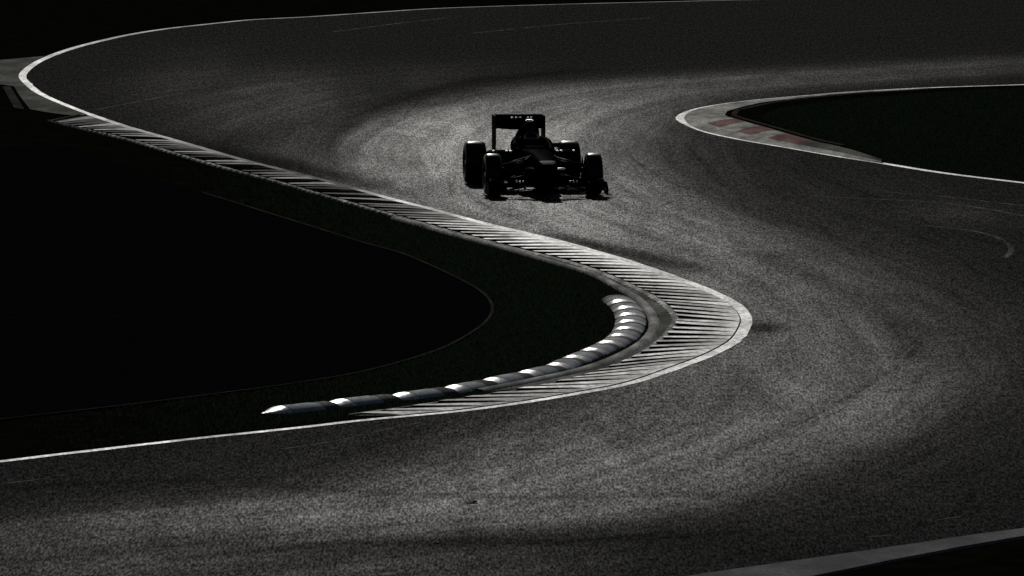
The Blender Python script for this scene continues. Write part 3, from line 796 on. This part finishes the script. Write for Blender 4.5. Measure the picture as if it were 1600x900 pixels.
loft('windscreen', [ell(-.60, 0, .635, .665, .14, .6), ell(-.50, 0, .64, .70, .17, .6), ell(-.48, 0, .66, .70, .17, .6)], M['car'])
sw = lathe_x('steering_wheel', [(-.012, .105), (-.012, .13), (.012, .13), (.012, .105)], M['carbon'], car, (0, -.30, .56), 24)
sw.rotation_euler = (0, R(20), R(90))
box('antenna', -.006, .006, -1.16, -1.14, .64, .72, M['carbon'], None, .002)

# rear wing and diffuser
rw = wing('rear_wing', [(-.376, 1.95, .835, .27, 27, .06), (-.15, 1.95, .815, .28, 28, .06), (.15, 1.95, .815, .28, 28, .06), (.376, 1.95, .835, .27, 27, .06)], M['carbon'])
wing('flap', [(-.376, 2.16, .935, .135, 50, .05), (.376, 2.16, .935, .135, 50, .05)], M['carbon'], rw)
for xx in (-.10, -.04, .03, .15, .20):
    box('wing_glint', xx - .016, xx + .016, 2.12, 2.16, .975, 1.0, M['metal'], rw, .006)  # bright bits added for the row of glints along the wing
box('flap_actuator', -.03, .03, 2.05, 2.25, .93, 1.0, M['carbon'], rw, .008)
wing('beam_wing', [(-.372, 2.0, .40, .16, 18, .08), (.372, 2.0, .40, .16, 18, .08)], M['carbon'], rw)
for s in (-1, 1):
    plate('endplate', [(1.83, .62), (1.95, .40), (2.10, .22), (2.34, .22), (2.36, 1.02), (2.30, 1.035), (1.88, 1.035), (1.83, 1.0)], s * .385, .018, M['carbon'], rw)
    plate('diffuser_fence', [(1.75, .05), (2.1, .17), (2.1, .05)], s * .35, .01, M['carbon'])
loft('diffuser', [[(-.5, 1.7, .055), (.5, 1.7, .055), (.5, 1.7, .07), (-.5, 1.7, .07)], [(-.5, 2.1, .17), (.5, 2.1, .17), (.5, 2.1, .185), (-.5, 2.1, .185)]], M['carbon'], None, False)
box('gearbox', -.10, .10, 1.5, 2.15, .16, .36, M['carbon'], None, .02)
box('rear_light', -.035, .035, 2.15, 2.18, .26, .33, M['red'], None, .006)

# suspension
for s in (-1, 1):
    for ya in (-1.85, -1.30):
        rod('wishbone', (s * .17, ya, .575), (s * .66, -1.60, .46), .012, M['carbon'])
        rod('wishbone', (s * .17, ya, .34), (s * .66, -1.60, .22), .012, M['carbon'])
    rod('push_rod', (s * .18, -1.55, .60), (s * .64, -1.60, .24), .011, M['carbon'])
    rod('track_rod', (s * .17, -1.72, .55), (s * .66, -1.72, .43), .010, M['carbon'])
    for ya in (1.15, 1.85):
        rod('wishbone', (s * .10, ya, .40), (s * .60, 1.60, .46), .013, M['carbon'])
        rod('wishbone', (s * .10, ya, .20), (s * .60, 1.60, .20), .013, M['carbon'])
    rod('drive_shaft', (s * .10, 1.6, .30), (s * .60, 1.6, .325), .025, M['carbon'], None, 1.0)

# the driver, sitting in the cockpit
def skin(name, pts, edges, mat):
    me = bpy.data.meshes.new(name)
    me.from_pydata([p[:3] for p in pts], edges, [])
    me.materials.append(mat)
    o = bpy.data.objects.new(name, me); COL.objects.link(o)
    mod = o.modifiers.new('skin', 'SKIN'); mod.use_smooth_shade = True
    if not me.skin_vertices: bpy.context.view_layer.objects.active = o
    for sv, p in zip(me.skin_vertices[0].data, pts): sv.radius = (p[3], p[3] * .85)
    me.skin_vertices[0].data[0].use_root = True
    o.modifiers.new('sub', 'SUBSURF').render_levels = 2
    return o
pp = [(0, .28, .20, .15), (0, .33, .38, .15), (0, .30, .54, .15), (0, .24, .63, .065), (0, .18, .72, .08)]
pe = [(0, 1), (1, 2), (2, 3), (3, 4)]
for s in (-1, 1):
    b = len(pp)
    pp += [(s * .17, .27, .555, .075), (s * .235, .06, .46, .05), (s * .15, -.22, .545, .036), (s * .13, -.285, .565, .03)]
    pe += [(2, b), (b, b + 1), (b + 1, b + 2), (b + 2, b + 3)]
    b = len(pp)
    pp += [(s * .10, .05, .22, .085), (s * .11, -.45, .38, .06), (s * .10, -.95, .30, .045), (s * .10, -1.05, .38, .035)]
    pe += [(0, b), (b, b + 1), (b + 1, b + 2), (b + 2, b + 3)]
person = skin('person', pp, pe, M['suit'])
person.location = car.location; person.rotation_euler = car.rotation_euler
tag(person, 'driver in dark helmet and race suit seated in the cockpit of the racing car', 'person')
hs = []
for i in range(13):
    t = math.pi * (i + .15) / 12.3
    r = math.sin(t); z = .755 - math.cos(t) * .135
    hs.append([(math.cos(a) * .118 * r, .13 + math.sin(a) * (.145 if math.sin(a) > 0 else .138) * r, z) for a in [2 * math.pi * j / 24 for j in range(24)]])
helmet = loft('helmet', hs, M['helmet'], person)
vs = []
for z, g_ in ((.735, .99), (.745, 1.03), (.80, 1.03), (.81, .985)):
    t = math.acos(max(-1, min(1, (.755 - z) / .135))); r = math.sin(t) * g_
    vs.append([(math.sin(a) * .118 * r, .13 - math.cos(a) * .138 * r, z) for a in np.linspace(-1.25, 1.25, 15)])
vz = [p for r_ in vs for p in r_]
vf = [(i * 15 + j, i * 15 + j + 1, (i + 1) * 15 + j + 1, (i + 1) * 15 + j) for i in range(3) for j in range(14)]
mesh('visor', vz, vf, M['visor'], helmet, None, False)

# ------------------------------------------------------------------ grass
def grass(name, poly, n, box_, hmin, hmax, exclude=(), keep=None, label=None):
    x0, x1, y0, y1 = box_
    px = rng.uniform(x0, x1, n); py = rng.uniform(y0, y1, n)
    ok = inside(poly, px, py)
    for ex in exclude: ok &= ~inside(ex, px, py)
    if keep is not None: ok &= keep(px, py)
    px, py = px[ok], py[ok]; m = len(px)
    h = rng.uniform(hmin, hmax, m); a = rng.uniform(0, 2 * np.pi, m); w = rng.uniform(.004, .010, m)
    lx, ly = rng.normal(0, .35, m) * h, rng.normal(0, .35, m) * h
    V = np.empty((m, 3, 3))
    V[:, 0] = np.column_stack([px - np.cos(a) * w, py - np.sin(a) * w, np.full(m, .005)])
    V[:, 1] = np.column_stack([px + np.cos(a) * w, py + np.sin(a) * w, np.full(m, .005)])
    V[:, 2] = np.column_stack([px + lx, py + ly, h])
    me = bpy.data.meshes.new(name)
    me.vertices.add(m * 3); me.vertices.foreach_set('co', V.ravel())
    me.loops.add(m * 3); me.loops.foreach_set('vertex_index', np.arange(m * 3, dtype=np.int32))
    me.polygons.add(m); me.polygons.foreach_set('loop_start', np.arange(0, m * 3, 3, dtype=np.int32))
    me.materials.append(M['grass']); me.update(calc_edges=True)
    o = bpy.data.objects.new(name, me); COL.objects.link(o)
    return tag(o, label, 'grass', kind='stuff')
barpoly = list(offset(barc, .22)) + list(offset(barc, -.22))[::-1]
kerbpoly = list(A) + list(B)[::-1]
gutpoly = list(Bq) + list(Lq)[::-1]
grass('grass', poly_in, 380000, (-9.5, 3.4, 116, 172), .02, .065, (poly_run, barpoly, kerbpoly, gutpoly), keep=lambda a_, b_: (dist_to(edge[ai:], a_, b_) > .28) & (rng.uniform(0, 1, len(a_)) < np.clip((a_ + 5.5) / 5.0, 0.0, 1)), label='short dark grass between the serrated kerb and the black run-off')
grass('grass', poly_isl, 160000, (3, 13, 158, 200), .02, .06, (list(OA) + list(OB)[::-1],), keep=lambda a_, b_: (dist_to(island[:len(island) // 2], a_, b_) > 1.5), label='short dark grass covering the island on the right')

# ------------------------------------------------------------------ pale scuffs and seams on the asphalt, scraps of rubber
def mat_scuff():
    a = NT('dusty_scuff')
    f = a.noise(a.coord((1, 0.06, 1)), 6.0, 4, 0.7)
    al = a.rng(f, 0.36, 0.66, 0.0, 0.9)
    a.set(Base_Color=(0.20, 0.195, 0.18), Roughness=0.85, Specular_IOR_Level=0.002, Alpha=al)
    return a.m
M['scuff'] = mat_scuff()
for pts, wd in SCUFFS:
    P = smooth(pts, 0.4)
    strip('scuff_mark', [z3(offset(P, wd / 2), 0.0035), z3(offset(P, -wd / 2), 0.0035)], M['scuff'], track)
for (cx, cy), sz, lab in DEBRIS:
    bm = bmesh.new(); bmesh.ops.create_icosphere(bm, subdivisions=2, radius=1.0)
    for v in bm.verts:
        q = 1 + random.uniform(-.35, .35)
        v.co = Vector((v.co.x * sz * q + v.co.z * sz * .5, v.co.y * sz * 1.6 * q, max(0.0, v.co.z * .5 + .35) * sz * .55 * q))
    me = bpy.data.meshes.new('rubber_scrap'); bm.to_mesh(me); bm.free(); me.materials.append(M['matte_dark'])
    o = bpy.data.objects.new('rubber_scrap', me); COL.objects.link(o); o.location = (cx, cy, 0.001)
    tag(o, lab, 'rubber scrap', 'scraps of tyre rubber on the near asphalt')

# tyre marks that follow the line of the cars
def mat_mark(name, col, lo, hi, amax):
    a = NT(name)
    f = a.noise(a.coord((1, 0.05, 1)), 5.0, 4, 0.7)
    a.set(Base_Color=col, Roughness=0.9, Specular_IOR_Level=0.0005, Alpha=a.rng(f, lo, hi, 0.0, amax))
    return a.m
M['mark_dark'] = mat_mark('laid_rubber', (0.004, 0.004, 0.004), 0.38, 0.70, 0.30)
M['mark_light'] = mat_mark('scrubbed_asphalt', (0.075, 0.073, 0.068), 0.42, 0.74, 0.42)
full = smooth(RACING, 0.5)
for k in range(70):
    L0 = random.uniform(0.02, 0.92); L1 = min(0.99, L0 + random.uniform(0.05, 0.16))
    d0 = random.uniform(-5.5, 5.5); d1 = d0 + random.uniform(-1.4, 1.4)
    i0, i1 = int(L0 * len(full)), int(L1 * len(full))
    if i1 - i0 < 12: continue
    P = offset(full, np.full(len(full), 0.0))[i0:i1]
    P = P + normals(full)[i0:i1] * np.linspace(d0, d1, i1 - i0)[:, None] + normals(full)[i0:i1] * (np.sin(np.linspace(0, random.uniform(2, 5), i1 - i0) + random.uniform(0, 6)) * 0.15)[:, None]
    ins = inside(poly_in, P[:, 0], P[:, 1]) | inside(poly_isl, P[:, 0], P[:, 1]) | inside(poly_far, P[:, 0], P[:, 1]) | inside(poly_near, P[:, 0], P[:, 1])
    if ins.any() or (dist_to(edge, P[:, 0], P[:, 1]) < .5).any() or (dist_to(island, P[:, 0], P[:, 1]) < .5).any(): continue
    dP = np.diff(P, axis=0); dF = np.diff(full[i0:i1], axis=0)
    if ((dP * dF).sum(1) < 0.35 * (dF * dF).sum(1)).any(): continue
    P = even(P, 0.6)
    dark = random.random() < 0.6
    wd = random.uniform(.05, .13) if dark else random.uniform(.03, .07)
    tp = np.minimum(1, np.minimum(np.arange(len(P)), np.arange(len(P))[::-1]) / 6.0) * wd / 2 + .004
    strip('tyre_mark', [z3(offset(P, tp), 0.0025 + k * 1e-5), z3(offset(P, -tp), 0.0025 + k * 1e-5)], M['mark_dark' if dark else 'mark_light'], track)
